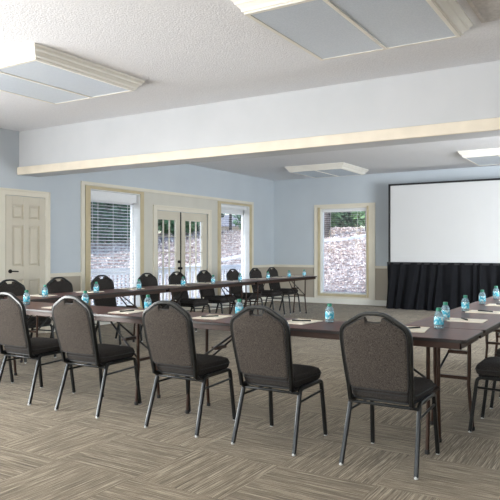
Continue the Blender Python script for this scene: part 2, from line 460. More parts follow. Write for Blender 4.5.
for a, b_ in cols:
    zs = [.01, .22, .86, 1.05, 1.67, 1.76, 1.98, 2.105]
    for z0, z1 in ((.01,.22),(.86,1.05),(1.67,1.76),(1.98,2.105)): mb.box(X0+.008, X0+.032, a, b_, z0, z1)
    for z0, z1 in rows: frustum(mb, a+.018, b_-.018, z0+.018, z1-.018, X0+.008, X0+.026, .026)
d = tag(mb.build('door_1', M['door'], bevel=.002), 'closed cream six-panel door with black lever in the left wall', 'door', kind='structure')
c = .1
MB().box(XL, XL+.03, y0-c-.015, y0-.004, 0, 2.12).box(XL, XL+.03, y1+.004, y1+c, 0, 2.12).box(XL, XL+.03, y0-c-.015, y1+c, 2.112, 2.21).box(XL+.03, XL+.04, y0-c-.015, y0-c+.02, 0, 2.21).box(XL+.03, XL+.04, y1+c-.03, y1+c, 0, 2.21).box(XL+.03, XL+.04, y0-c, y1+c, 2.18, 2.21).build('door_casing', M['cream'], d, bevel=.004)
h = MB().tube([(XL+.032,6.085,.985),(XL+.045,6.085,.985)], .03, 16).tube([(XL+.03,6.085,.985),(XL+.07,6.085,.985),(XL+.075,6.12,.985),(XL+.073,6.20,.98)], .010, 10).build('door_handle', M['dark_metal'], d, smooth=True)
for z in (.25, 1.1, 1.87): MB().tube([(XL+.028,y1,z-.04),(XL+.028,y1,z+.05)], .008, 8).build('hinge', M['cream'], d)

# french doors
def french(n, y0, y1, label, hside):
    mb = MB(); xa, xb = XL-.045, XL-.005; z0, z1 = .012, 2.07
    gy0, gy1, gz0, gz1 = y0+.13, y1-.13, .28, 1.90
    gy0, gy1 = (9.50, 10.07) if hside > 0 else (10.37, 10.97)
    mb.box(xa, xb, y0, gy0, z0, z1).box(xa, xb, gy1, y1, z0, z1).box(xa, xb, gy0, gy1, z0, gz0).box(xa, xb, gy0, gy1, gz1, z1)
    d = tag(mb.build('door_%d' % n, M['door'], bevel=.003), label, 'door', kind='structure')
    MB().box(XL-.028, XL-.022, gy0, gy1, gz0, gz1).build('door_pane', M['glass'], d)
    mb = MB()
    for k in (1, 2):
        y = gy0+(gy1-gy0)*k/3; mb.box(XL-.042, XL-.008, y-.006, y+.006, gz0, gz1)
    for k in range(1, 5):
        z = gz0+(gz1-gz0)*k/5; mb.box(XL-.040, XL-.010, gy0, gy1, z-.006, z+.006)
    mb.build('muntins', M['door'], d)
    # moulding frame round the glass
    MB().box(xb, xb+.008, gy0-.02, gy0, gz0-.02, gz1+.02).box(xb, xb+.008, gy1, gy1+.02, gz0-.02, gz1+.02).box(xb, xb+.008, gy0, gy1, gz1, gz1+.02).box(xb, xb+.008, gy0, gy1, gz0-.02, gz0).build('glass_bead', M['door'], d)
    return d
a = french(2, 9.445, 10.215, 'left leaf of the cream french doors with black lock', 1)
b_ = french(3, 10.225, 11.145, 'right leaf of the cream french doors', -1)
MB().tube([(XL-.005,10.155,1.06),(XL+.02,10.155,1.06)], .03, 14).build('deadbolt', M['dark_metal'], a, smooth=True)
MB().tube([(XL-.005,10.155,.93),(XL+.02,10.155,.93)], .028, 14).tube([(XL+.01,10.155,.93),(XL+.06,10.155,.93)], .012, 10).lathe([(.001,-.028),(.022,-.02),(.028,0),(.022,.02),(.001,.028)], 12, (XL+.065,10.155,.93)).build('door_knob', M['dark_metal'], a, smooth=True)
MB().box(XL-.004, XL+.006, 10.205, 10.232, .012, 2.07).build('astragal', M['dark_metal'], a)
tag(MB().box(XL+.014, XL+.036, 9.33, 9.44, 0, 2.17).box(XL+.014, XL+.036, 11.15, 11.26, 0, 2.17).box(XL+.014, XL+.036, 9.44, 11.15, 2.075, 2.17).box(XL+.036, XL+.044, 9.33, 9.36, 0, 2.17).box(XL+.036, XL+.044, 11.23, 11.26, 0, 2.17).box(XL+.036, XL+.044, 9.36, 11.23, 2.14, 2.17).build('trim_5', M['cream'], bevel=.003), 'cream casing around the french doors', 'trim', kind='structure')

# ------------------------------------------------------------------ ceiling lights
def make_light():
    root = empty('ceiling_light', (0,0,0))
    hx, hy = .60, .64; zb = -.115; fl = .075
    # crown moulding frame: profile swept around the rectangle (offset outwards, height)
    prof = [(0,zb),(0,zb+.012),(.012,zb+.016),(.018,zb+.035),(.040,zb+.058),(.048,zb+.062),(.053,zb+.078),(.068,zb+.092),(fl,zb+.097),(fl,0),(-.02,0),(-.02,zb)]
    cs = [(-hx,-hy,-1,-1),(hx,-hy,1,-1),(hx,hy,1,1),(-hx,hy,-1,1)]
    rings = [[(x+sx*o, y+sy*o, z) for o, z in prof] for x, y, sx, sy in cs]
    mb = MB(); n = len(prof); vs = [q for r in rings for q in r]; fs = []
    for i in range(4):
        for j in range(n): fs.append((i*n+j, i*n+(j+1) % n, ((i+1) % 4)*n+(j+1) % n, ((i+1) % 4)*n+j))
    mb.add(vs, fs); mb.build('crown_frame', M['crown'], root)
    for sx in (-1, 1):
        MB().box(min(sx*.014, sx*(hx-.03)), max(sx*.014, sx*(hx-.03)), -hy+.03, hy-.03, zb+.004, zb+.010).build('diffuser', M['lens'], root)
    MB().box(-.014, .014, -hy+.02, hy-.02, zb-.004, zb+.02).build('centre_bar', M['crown'], root)
    mb = MB().box(-hx+.018, -hx+.032, -hy+.02, hy-.02, zb, zb+.02).box(hx-.032, hx-.018, -hy+.02, hy-.02, zb, zb+.02).box(-hx+.02, hx-.02, -hy+.018, -hy+.032, zb, zb+.02).box(-hx+.02, hx-.02, hy-.032, hy-.018, zb, zb+.02)
    mb.build('lens_frame', M['crown'], root)
    return root
LP = Proto(make_light())
for x, y, l in ((-5.07, 4.36, 'crown-framed ceiling light box at top left, before the header'), (-1.76, 4.42, 'crown-framed ceiling light box at top centre, nearest to the vent'),
                (-5.72, 12.6, 'crown-framed ceiling light box beyond the header, above the back window'), (-2.05, 12.35, 'crown-framed ceiling light box beyond the header, above the projection screen')):
    LP.place((x, y, H), 0, l, 'ceiling light', 'ceiling light boxes')
root = empty('ceiling_vent', (-.72, 4.86, H)); tag(root, 'flat square ceiling vent beside the centre light box', 'vent')
MB().box(-.30,.30,-.27,-.24,-.012,0).box(-.30,.30,.24,.27,-.012,0).box(-.30,-.27,-.24,.24,-.012,0).box(.27,.30,-.24,.24,-.012,0).build('vent_frame', M['vent'], root)
mb = MB()
for k in range(20):
    y = -.23+k*.024; mb.box(-.27, .27, y, y+.014, -.009, -.003)
mb.build('louvres', M['vent'], root)

# ------------------------------------------------------------------ banquet chair (faces +Y, rear feet at y=0)
def arc(p, q, r, n=5):
    return [tuple(Vector(p).lerp(Vector(q), k/n)) for k in range(n+1)]
def bez(a, b, c, n=6):
    a, b, c = Vector(a), Vector(b), Vector(c)
    return [tuple((1-t)**2*a+2*t*(1-t)*b+t*t*c) for t in [k/n for k in range(n+1)]]
def back_outline(off=0, n=5):
    """right half of the back frame centreline as (x,y,z), bottom to top centre"""
    P = [(.188,.045,.405), (.193,.030,.50), (.203,-.012,.66), (.208,-.040,.785)]
    P += bez((.208,-.042,.795), (.207,-.049,.843), (.176,-.052,.862), n)[1:]
    P += bez((.105,-.057,.906), (.078,-.059,.924), (.045,-.060,.930), n)
    P += [(.0,-.061,.932)]
    return P
def make_chair():
    root = empty('banquet_chair')
    cm = M['chair_metal']
    # legs: each its own mesh with a glide
    for s in (-1, 1):
        rear = [(s*.229,0,.008), (s*.214,.108,.355)] + bez((s*.214,.112,.368), (s*.212,.118,.392), (s*.210,.150,.396), 4)[1:]
        l = MB().tube(rear, .012, 12, rect=(.0125,.0125), up=(1,0,0)).build('leg', cm, root, smooth=True)
        MB().lathe([(.011,0),(.013,.002),(.013,.012),(.012,.016)], 10, (s*.229,0,0)).build('foot_glide', M['glide'], l)
        front = [(s*.217,.505,.008), (s*.206,.462,.355)] + bez((s*.206,.460,.368), (s*.205,.455,.392), (s*.204,.425,.396), 4)[1:]
        l = MB().tube(front, .012, 12, rect=(.0125,.0125), up=(1,0,0)).build('leg', cm, root, smooth=True)
        MB().lathe([(.011,0),(.013,.002),(.013,.012),(.012,.016)], 10, (s*.217,.505,0)).build('foot_glide', M['glide'], l)
        MB().tube([(s*.2195,.088,.315), (s*.2075,.470,.325)], .008, 8).build('stretcher', cm, root, smooth=True)
    mb = MB()
    for s in (-1, 1): mb.tube([(s*.210,.150,.396), (s*.204,.425,.396)], .012, 12, rect=(.0125,.0125), up=(1,0,0))
    mb.tube([(-.212,.100,.372), (-.18,.075,.378), (.18,.075,.378), (.212,.100,.372)], .009, 10).tube([(-.2,.43,.392), (.2,.43,.392)], .009, 10)
    mb.build('seat_frame', cm, root, smooth=True)
    # back frame tube
    R = back_outline(); full = [(-x,y,z) for x,y,z in R] + [(x,y,z) for x,y,z in reversed(R[:-1])]
    full = [(-.170,.150,.385), (-.180,.085,.386)] + full + [(.180,.085,.386), (.170,.150,.385)]
    MB().tube(full, .012, 12, rect=(.012,.0165), up=(0,1,0)).build('back_frame', cm, root, smooth=True)
    # upholstered pad inside the frame, with a notch for the hand hole at the top
    def yz(z): # y of the frame line at height z
        pts = [(.405,.045),(.50,.030),(.66,-.012),(.785,-.040),(.868,-.053),(.92,-.061)]
        for (a, ya), (b, yb) in zip(pts, pts[1:]):
            if z <= b: return ya+(yb-ya)*(z-a)/(b-a)
        return -.061
    half = [(0,.474),(.10,.474),(.168,.477),(.180,.490),(.186,.56),(.192,.66),(.197,.785),(.193,.822),(.172,.850),(.140,.870),(.100,.893),(.064,.910),(.056,.911),(.052,.898),(.044,.886),(0,.884)]
    ring = [(x,z) for x,z in half] + [(-x,z) for x,z in reversed(half[1:-1])]
    cx, cz = 0, .67
    def off(k, dy): return [(x*k, yz(z)+dy, cz+(z-cz)*k) for x, z in ring]
    mb = MB()
    def cap(k, dy, rev):
        # filled as strips between left and right at equal index
        n = len(half); o = len(mb.v)
        L = [(x*k, yz(z)+dy, cz+(z-cz)*k) for x, z in half]; Rr = [(-x*k, yz(z)+dy, cz+(z-cz)*k) for x, z in half]
        return L, Rr
    rings = [off(.90,-.024), off(.955,-.021), off(.99,-.013), off(1,0), off(.99,.013), off(.955,.024), off(.88,.030)]
    n = len(ring); vs = [q for r in rings for q in r]; fs = []
    for i in range(len(rings)-1):
        for j in range(n): fs.append((i*n+j, i*n+(j+1) % n, (i+1)*n+(j+1) % n, (i+1)*n+j))
    H_ = len(half)
    def strips(base):
        out = []
        # quads between half[i] and mirrored half[i]
        def R_(i): return base+i
        def L_(i): return base+((n-i) % n)
        for i in range(1, H_-1):
            a_, b2, c2, d2 = R_(i), R_(i+1), (L_(i+1) if i+1 < H_-1 else None), L_(i)
            if i+1 == H_-1: continue
            out.append((a_, b2, c2, d2))
        out.append((R_(0), R_(1), L_(1)))
        return out
    # triangulated caps (simple fan by heights would self-cross at the notch, so cut there)
    def capfaces(base):
        R_ = lambda i: base+i
        L_ = lambda i: base+((n-i) % n)
        out = [(R_(0), R_(1), L_(1))]
        for i in range(1, 8): out.append((R_(i), R_(i+1), L_(i+1), L_(i)))       # up to z .848
        # between z .848 and the notch: centre strip plus two horns
        out.append((R_(8), R_(14), R_(15), L_(14), L_(8)))
        out.append((R_(8), R_(9), R_(10), R_(13), R_(14))); out.append((R_(10), R_(11), R_(12), R_(13)))
        out.append((L_(14), L_(13), L_(10), L_(9), L_(8))); out.append((L_(13), L_(12), L_(11), L_(10)))
        return out
    nrear = 4*n
    rear, front = fs[:nrear], fs[nrear:]
    fs = rear + [tuple(reversed(f)) for f in capfaces(0)] + front + capfaces((len(rings)-1)*n)
    mb.add(vs, fs); ncut = nrear+len(capfaces(0)); mb.mi = [0]*ncut+[1]*(len(fs)-ncut)
    pad = mb.build('backrest', [M['tweed'], M['seat_fabric']], root, smooth=True)
    pr = [(x*1.0, yz(z)-.013, z) for x, z in [(q[0], q[1]) for q in ring]]
    MB().tube([(x*.985, yz(z)-.017, cz+(z-cz)*.985) for x, z in ring], .0035, 6, closed=True, up=(0,1,0)).build('piping', M['piping'], pad)
    # hand-hole sleeve
    # seat cushion
    def rr(hx_r, hx_f, y0, y1, rad, z, dome=0):
        pts = []
        for cxs, cys, a0 in ((1,1,0),(-1,1,90),(-1,-1,180),(1,-1,270)):
            hx = hx_f if cys > 0 else hx_r
            px, py = cxs*(hx-rad), (y1-rad if cys > 0 else y0+rad)
            for k in range(5):
                t = math.radians(a0+k*22.5); pts.append((px+rad*math.cos(t), py+rad*math.sin(t), z))
        return pts
    rings = [rr(.185,.195,.075,.455,.05,.408), rr(.198,.210,.060,.470,.06,.416), rr(.204,.217,.052,.478,.065,.44), rr(.203,.216,.053,.477,.065,.462), rr(.194,.207,.062,.468,.06,.480), rr(.165,.175,.09,.44,.05,.492), rr(.08,.09,.17,.36,.04,.498)]
    seat = MB().loft(rings).build('seat', M['seat_fabric'], root, smooth=True)
    MB().loft([rr(.18,.19,.08,.45,.05,.392), rr(.19,.20,.07,.46,.05,.398), rr(.19,.20,.07,.46,.05,.409)]).build('seat_board', M['board'], seat)
    MB().tube([(x, y, z) for x, y, z in rr(.206,.219,.050,.480,.066,.45)], .0035, 6, closed=True).build('seat_piping', M['piping'], seat)
    return root
CH = Proto(make_chair())
R90 = PI/2
near = [(-1.288, .0, 'grey tweed banquet chair in the near row, rightmost and closest to the camera'),
        (-2.068, .0, 'grey tweed banquet chair in the near row, second from its right end'),
        (-2.827, .0, 'grey tweed banquet chair in the near row, third from its right end'),
        (-3.776, .0, 'grey tweed banquet chair in the near row, fourth from its right end'),
        (-4.560, .0, 'grey tweed banquet chair in the near row, cut by the left picture edge'),
        (-5.41, .0, 'grey banquet chair at far left of near row, only a leg in view')]
for x, rz, l in near:
    CH.place((x, 3.54, 0), 0, l, 'chair', 'chairs along the near tables')
far = [(5.04, 'in front of the six-panel door'), (5.81, 'between the six-panel door and the left blind window'), (6.60, 'in front of the left blind window'),
       (7.58, 'just right of the left blind window'), (8.33, 'before the meeting edge of the french doors'), (9.11, 'before the right casing of the french doors'),
       (10.05, 'in front of the right blind window'), (10.87, 'second from the far end'), (11.56, 'at its far end in the corner')]
for y, l in far:
    CH.place((-6.47, y, 0), -R90, 'dark chair in the left wall row, '+l, 'chair', 'chairs along the left wall tables')
right = [(4.87, 'nearest to the table corner'), (5.65, 'second from the table corner'), (6.45, 'third from the table corner'), (7.25, 'fourth from the table corner')]
for y, l in right:
    CH.place((-.50, y, 0), R90, 'dark chair in the right side row, '+l, 'chair', 'chairs along the right side tables')

# ------------------------------------------------------------------ folding tables (long axis X, centre origin)
def make_table(Ln=2.438, W=.56, Ht=.76):
    root = empty('folding_table'); hx, hy = Ln/2, W/2
    def rr(hx, hy, rad, z):
        pts = []
        for cx_, cy_, a0 in ((1,1,0),(-1,1,90),(-1,-1,180),(1,-1,270)):
            for k in range(5):
                t = math.radians(a0+k*22.5); pts.append((cx_*(hx-rad)+rad*math.cos(t), cy_*(hy-rad)+rad*math.sin(t), z))
        return pts
    tt = MB().loft([rr(hx-.003,hy-.003,.04,Ht-.018), rr(hx-.003,hy-.003,.04,Ht-.001), rr(hx-.006,hy-.006,.04,Ht)]).build('tabletop', M['top'], root)
    MB().loft([rr(hx-.001,hy-.001,.04,Ht-.021), rr(hx,hy,.04,Ht-.019), rr(hx,hy,.04,Ht-.003), rr(hx-.002,hy-.002,.04,Ht-.0015)]).build('edge_band', M['edge'], tt)
    a = .03; z0, z1 = Ht-.062, Ht-.020
    MB().box(-hx+a, hx-a, -hy+a, -hy+a+.012, z0, z1).box(-hx+a, hx-a, hy-a-.012, hy-a, z0, z1).box(-hx+a, -hx+a+.012, -hy+a, hy-a, z0, z1).box(hx-a-.012, hx-a, -hy+a, hy-a, z0, z1).build('apron', M['apron'], root, bevel=.002)
    for sx in (-1, 1):
        lx = sx*(hx-.265)
        for sy in (-1, 1):
            l = MB().tube([(lx, sy*.125, Ht-.03), (lx, sy*.122, .40), (lx, sy*.118, .33), (lx, sy*.128, .22), (lx, sy*.146, .02)], .013, 10).build('leg', M['tleg'], root, smooth=True)
            MB().lathe([(.013,0),(.016,.002),(.016,.022),(.014,.028)], 10, (lx, sy*.146, 0)).build('foot_cap', M['board'], l)
        MB().box(lx-.010, lx+.010, -.12, .12, .360, .384).build('crossbar', M['tleg'], root, bevel=.002)
        MB().tube([(lx, -.14, Ht-.045), (lx, .14, Ht-.045)], .012, 8).build('pivot_bar', M['tleg'], root, smooth=True)
        ix = lx-sx*.46
        mb = MB()
        for sy in (-1, 1): mb.tube([(lx, sy*.115, .375), (ix, sy*.02, Ht-.05)], .0085, 8)
        mb.box(ix-.03, ix+.03, -.05, .05, Ht-.06, Ht-.020)
        b = mb.build('brace', M['edge'], root)
        q = .45
        MB().box(lx-sx*.46*q-.022, lx-sx*.46*q+.022, -.075, .075, .375+(Ht-.425)*q-.012, .375+(Ht-.425)*q+.012).build('brace_lock', M['tleg'], b)
    return root
TP = Proto(make_table())
Wd = .56; YA = 3.88; XRt = -.865; L = 2.438
def row(n, f, group): 
    for k in range(n): f(k)
gl = ['folding table in the near row, right one reaching the table corner', 'folding table in the near row, left of the first joint']
for k in range(2): TP.place((XRt-L/2-k*(L+.004), YA+Wd/2, 0), 0, 'brown wood-grain '+gl[k], 'table', 'near tables')
yb = YA+Wd+.006
for k, l in enumerate(['brown folding table on the right side, starting at the table corner', 'brown folding table on the right side, farther one toward the screen']):
    TP.place((XRt-Wd/2, yb+L/2+k*(L+.004), 0), R90, l, 'table', 'right side tables')
for k, l in enumerate(['brown folding table along the left wall, nearest part by the six-panel door', 'brown folding table along the left wall, middle one before the french doors', 'brown folding table along the left wall, far end one toward the back window']):
    TP.place((-5.62-Wd/2, yb+.12+L/2+k*(L+.004), 0), R90, l, 'table', 'left wall tables')
# short corner table where near row meets the left row
t = make_table(1.22); t.location = (XRt-2*(L+.004)-.61, YA+Wd/2, 0); t['label'] = 'short brown folding table at far left corner of the near row'; t['category'] = 'table'

# ------------------------------------------------------------------ bottles, pads, pens
TZ = .76
def make_bottle():
    root = empty('water_bottle')
    MB().lathe([(.025,0),(.031,.004),(.032,.012),(.0305,.018),(.032,.026),(.032,.086),(.030,.098),(.022,.114),(.0145,.121),(.0145,.128)], 20).build('bottle_body', M['plastic'], root, smooth=True)
    MB().lathe([(.0328,.030),(.0332,.031),(.0332,.080),(.0328,.081)], 20).build('wrap_label', M['label'], root, smooth=True)
    MB().lathe([(.0165,.121),(.0175,.122),(.0175,.140),(.0160,.143)], 18).build('bottle_cap', M['cap'], root, smooth=True)
    return root
BP = Proto(make_bottle())
th = math.atan2(385,630)
bn = [(-5.14,4.17,'at the far left of the near tables'), (-4.56,4.39,'on the near tables, behind the fourth chair from the right'), (-3.69,4.30,'on the near tables, behind the third chair from the right'),
      (-2.73,4.30,'on the near tables, behind the second chair from the right'), (-1.94,4.31,'standing clear in the open on the near tables'), (-1.15,4.37,'on the table corner, front of the close pair')]
for x, y, l in bn: BP.place((x,y,TZ), random.random()*6, 'small water bottle '+l, 'bottle', 'bottles on the near tables')
for x, y, l in [(-1.235,4.88,'on the right tables, rear one of the close pair at the corner'), (-1.27,5.70,'on the right tables, second beyond the corner joint'), (-1.30,6.57,'on the right tables, third beyond the corner joint'), (-1.31,7.36,'on the right tables, farthest, at right picture edge')]:
    BP.place((x,y,TZ), random.random()*6, 'small water bottle '+l, 'bottle', 'bottles on the right side tables')
lb = [(4.96,'leftmost, before the six-panel door'), (5.77,'before the left blind window, left half'), (6.57,'just right of the left blind window'), (7.56,'before the left french door'), (8.35,'before the right french door'),
      (9.16,'before the right blind window'), (10.13,'just right of the right blind window'), (10.96,'second from the far table end'), (11.62,'on the far table end')]
for y, l in lb: BP.place((-5.74,y*.99,TZ), random.random()*6, 'small water bottle on the left wall tables, '+l, 'bottle', 'bottles on the left wall tables')

def make_pad():
    root = empty('notepad')
    MB().box(-.108,.108,-.14,.14,0,.006).build('paper_stack', M['paper'], root)
    MB().box(-.108,.108,.128,.14,.006,.0068).build('binding_strip', simple('pad_binding', (206,190,160), .6), root)
    return root
PP = Proto(make_pad())
def make_pen():
    root = empty('ballpoint_pen')
    MB().tube([(-.07,0,.0052),(.045,0,.0052),(.062,0,.005),(.072,0,.0045)], .0052, 8).build('barrel', M['pen'], root, smooth=True)
    MB().box(-.068,-.03,-.0015,.0015,.0100,.012).build('clip', M['steel'], root)
    return root
NP = Proto(make_pen())
def pad(x, y, rz, l, grp, l2=None):
    l = l.replace('from the right', 'from right')
    PP.place((x,y,TZ), rz, 'cream notepad '+l, 'notepad', 'notepads on the '+grp)
    NP.place((x+random.uniform(-.02,.02), y+random.uniform(-.02,.02), TZ+.0065), rz+random.choice((.5,-.4,.8,1.2)), 'black pen on the notepad '+l if not l2 else l2, 'pen', 'pens on the '+grp)
for x, y, rz, l in [(-4.62,4.14,.1,'hidden behind the left picture edge chair'), (-3.77,4.13,.12,'left of the third near chair from the right'), (-2.89,4.15,.10,'between the second and third near chairs from the right'),
                (-2.14,4.23,-.1,'between the two right-hand near chairs'), (-1.30,4.22,.15,'behind the rightmost near chair')]: pad(x, y, rz, l, 'near tables')
for x, y, rz, l in [(-1.10,4.97,R90+.03,'on the right tables, nearest the corner joint'), (-1.11,5.72,R90-.02,'on the right tables, second from the corner joint'), (-1.10,6.50,R90+.04,'on the right tables, third from the corner joint'), (-1.10,7.22,R90,'on the right tables, fourth from the corner joint')]: pad(x, y, rz, l, 'right side tables')
ll = [l for _, l in far]
for (y, l) in far: pad(-5.98, min(y+.03, 11.55), -R90+random.uniform(-.08,.08), 'at the left wall chair '+l, 'left wall tables', 'black pen by the left wall chair '+l)

# ------------------------------------------------------------------ projection screen with skirt
root = empty('projection_screen', (-2.945, 13.6, 0)); tag(root, 'large white projection screen with black border and black pleated skirt', 'projection screen')
hx = 1.70; z0, z1 = 1.02, 2.725
MB().box(-hx, hx, 0, .008, z0-.1, z1).build('screen_surface', M['screen'], root)
MB().box(-hx-.045, -hx, -.012, .02, z0-.1, z1+.04).box(hx, hx+.045, -.012, .02, z0-.1, z1+.04).box(-hx-.045, hx+.045, -.012, .02, z1, z1+.04).build('screen_border', M['screen_frame'], root)
for s in (-1, 1):
    l = MB().box(s*(hx-.2)-.02, s*(hx-.2)+.02, .03, .07, 0, z1).box(s*(hx-.2)-.02, s*(hx-.2)+.02, -.05, .35, 0, .03).build('leg', M['steel'], root)
mb = MB(); nx, nz = 360, 14; vs = []
for k in (0, 1):
    for j in range(nz+1):
        t = j/nz; z = 1.03-1.02*t
        for i in range(nx+1):
            u = i/nx; x = -hx-.06-.03*t*(1-u) + u*(2*hx+.12+.03*t)
            if u < .02: x -= .02*math.sin(t*PI)*-1
            ph = u*2*PI*17+1.4*math.sin(u*23)+.8*math.sin(u*57+t*2.0)+t*2.2*math.sin(u*9)+.9*t
            amp = .012+.045*t**.7
            y = -.055-.05*t + amp*math.sin(ph)+.3*amp*math.sin(ph*.47+1)
            vs.append((x, y+k*.006, z))
st = (nx+1)*(nz+1); fs = []
for j in range(nz):
    for i in range(nx):
        a = j*(nx+1)+i; fs.append((a, a+1, a+nx+2, a+nx+1)); fs.append((st+a, st+a+nx+1, st+a+nx+2, st+a+1))
for i in range(nx): fs.append((i, st+i, st+i+1, i+1)); q = nz*(nx+1)+i; fs.append((q, q+1, st+q+1, st+q))
for j in range(nz): a = j*(nx+1); fs.append((a, a+nx+1, st+a+nx+1, st+a)); a += nx; fs.append((a, st+a, st+a+nx+1, a+nx+1))
mb.add(vs, fs); sk = mb.build('skirt', M['skirt'], root, smooth=True)
MB().box(-hx-.06, hx+.06, -.062, -.012, .985, 1.035).build('skirt_rail', M['screen_frame'], root)

# ------------------------------------------------------------------ outdoors
def gz(x, y):
    a = max(-10.6-x, 0); b = max(y-15.0, 0); s = math.hypot(a, b)
    k = (.095*a*a+.13*b*b)/(s*s) if s > 0 else .1
    z = -.12+k*min(s, 21)
    if s > 21: z += .002*(s-21)
    return z
mb = MB(); NX, NY = 90, 90; vs = []
xs = [-110+ (i/NX)**.6*125 for i in range(NX+1)]; ys = [-20+(j/NY)**1.4*140 for j in range(NY+1)]
def inside(x, y): return x > XL-.5 and y < YB+.5
for y in ys:
    for x in xs:
        z = gz(x, y)+.03*math.sin(x*.9)*math.sin(y*.7)
        if x > XL-2.6 and y < YB+1.0: z = -.6
        vs.append((x, y, z))
fs = [(j*(NX+1)+i, j*(NX+1)+i+1, (j+1)*(NX+1)+i+1, (j+1)*(NX+1)+i) for j in range(NY) for i in range(NX)]
mb.add(vs, fs); tag(mb.build('ground', M['litter'], smooth=True), 'leaf-covered sloping ground outside the windows', 'ground', kind='structure')
tag(MB().box(-10.35, XL-.2, 3, 17.8, -.25, -.05).build('patio', M['patio']), 'pale patio slab outside the left wall', 'patio', kind='structure')
tag(MB().box(-9, -2, YB+.2, YB+1.2, -.3, -.09).build('walkway', M['patio']), 'pale walkway strip outside the back window', 'path', kind='structure')
# kerb across the slope behind the back window
mb = MB(); pts = [(x, y, gz(x, y)+.10) for x, y in [(-15.5,27.4),(-14.2,27.5),(-13.18,27.92),(-12.76,28.39),(-12.17,28.87),(-11.81,29.95),(-11.52,31.3),(-11.4,34)]]
mb.tube(pts, .1, 8, rect=(.26,.12)); tag(mb.build('kerb', M['kerb']), 'pale kerb crossing the leaf-covered slope behind the back window', 'kerb', kind='structure')
mb = MB(); pts = [(x, y, gz(x, y)+.0) for x, y in [(-14.9,17),(-14.87,19),(-14.84,21.14),(-14.82,22),(-14.79,22.72),(-14.71,23.48),(-14.68,24.2),(-14.5,26.5)]]
mb.tube(pts, .1, 8, rect=(.35,.05)); tag(mb.build('footpath', M['kerb']), 'pale footpath climbing the slope beyond the patio railing', 'path', kind='structure')

# fallen leaves lying loose on the slope, in the stretches the windows look onto
fl = MB(); rl_ = random.Random(11)
for k in range(16000):
    if k % 2:
        y = 15.5+20*rl_.random()**.8; x = -y*rl_.uniform(.34,.50)
    else:
        x = -11.2-19*rl_.random()**.8; y = -x/rl_.uniform(.60,1.04)
    z = gz(x, y)+.03*math.sin(x*.9)*math.sin(y*.7)+.03
    d_ = math.hypot(x, y); q = .0020*d_*rl_.uniform(.6,1.5)
    u = Vector((rl_.gauss(0,1), rl_.gauss(0,1), rl_.gauss(0,.5))).normalized(); w = u.cross(Vector((rl_.gauss(0,1), rl_.gauss(0,1), rl_.gauss(0,1)))).normalized()
    p = Vector((x,y,z+q*.5)); n_ = u.cross(w)*q*.25
    fl.add([p-u*q, p-w*q*.6+n_, p+u*q, p+w*q*.6+n_], [(0,1,2),(0,2,3)])
def dry():
    m = Mat('dry_leaves', rough=.8, spec=.2)
    m.base(m.ramp(m.noise(2.3, m.coord(world=True), 6, .85), [(.34, (110,88,80)), (.44, (186,164,156)), (.53, (224,212,208)), (.62, (248,245,244))])); return m.m
tag(fl.build('fallen_leaves', dry()), 'dry brown and pale fallen leaves covering the slope outside', 'fallen leaves', kind='stuff')

def make_railing():
    r = empty('patio_railing'); w = 2.4
    MB().box(-.05,.05,-.05,.05,0,.98).build('post', M['rail_white'], r, bevel=.004)
    MB().box(-.045,.045,.05,w-.05,.87,.93).box(-.02,.02,.05,w-.05,.80,.87).build('top_rail', M['rail_white'], r, bevel=.004)
    MB().box(-.03,.03,.05,w-.05,.08,.14).build('bottom_rail', M['rail_white'], r)
    for k in range(17):
        y = .13+k*.1335; MB().box(-.018,.018,y-.018,y+.018,.14,.80).build('baluster', M['rail_white'], r)
    return r
RP = Proto(make_railing())
rl = ['leftmost section seen through the left blind window', 'section behind the left blind window', 'section behind the left french door', 'section behind the right french door', 'section left of the footpath view', 'section behind the right blind window', 'last section beyond the right blind window']
for k in range(5): RP.place((-9.8, 6.6+k*2.4, -.05), 0, 'white baluster railing at the patio edge, '+rl[k], 'railing', 'patio railing sections')

def leaves(mb, cx, cy, cz, rx, ry, rz, n, s):
    for _ in range(n):
        while True:
            a, b, c = (random.uniform(-1,1) for _ in range(3)); q = a*a+b*b+c*c
            if .15 < q < 1: break
        p = Vector((cx+a*rx, cy+b*ry, cz+c*rz))
        u = Vector((random.gauss(0,1), random.gauss(0,1), random.gauss(0,.6))).normalized(); w = u.cross(Vector((random.gauss(0,1), random.gauss(0,1), random.gauss(0,1)))).normalized()
        k = s*random.uniform(.6,1.3)
        n_ = u.cross(w)*k*.15
        mb.add([p-u*k, p-w*k*.45+n_, p+u*k, p+w*k*.45+n_], [(0,1,2),(0,2,3)])
def make_tree(name, hgt, crown, mat, n, s, low, tr=.16):
    r = empty(name)
    mb = MB(); f = MB()
    mb.tube([(0,0,-.5),(.05,0,hgt*.3),(-.08,.05,hgt*.6),(.02,0,hgt*.9)], tr, 8)
    for k in range(6):
        a = k*1.05; z = hgt*(.35+.08*k); mb.tube([(0,0,z),(crown*.4*math.cos(a),crown*.4*math.sin(a),z+crown*.3),(crown*.75*math.cos(a),crown*.75*math.sin(a),z+crown*.45)], tr*.3, 6)
    mb.build('trunk', M['bark'], r, smooth=True)
    for k in range(18):
        a = k*2.4; d_ = crown*.6*math.sqrt(((k*7) % 18)/18); z = low+(hgt-low)*k/17
        leaves(f, d_*math.cos(a), d_*math.sin(a), z, crown*.66, crown*.66, crown*.4, n//18, s)
    tag(f.build('foliage', mat, r), kind='stuff')
    return r
T1 = Proto(make_tree('broadleaf_tree', 7.5, 2.2, M['leaf_dark'], 9900, .24, .7))
T2 = Proto(make_tree('young_tree', 6.0, 1.9, M['leaf_mid'], 7200, .22, .7))
rnd = random.Random(3)
def sp(P, x, y, l):
    P.place((x, y, gz(x,y)), rnd.uniform(0,6), l, 'tree', 'trees on the slope outside')
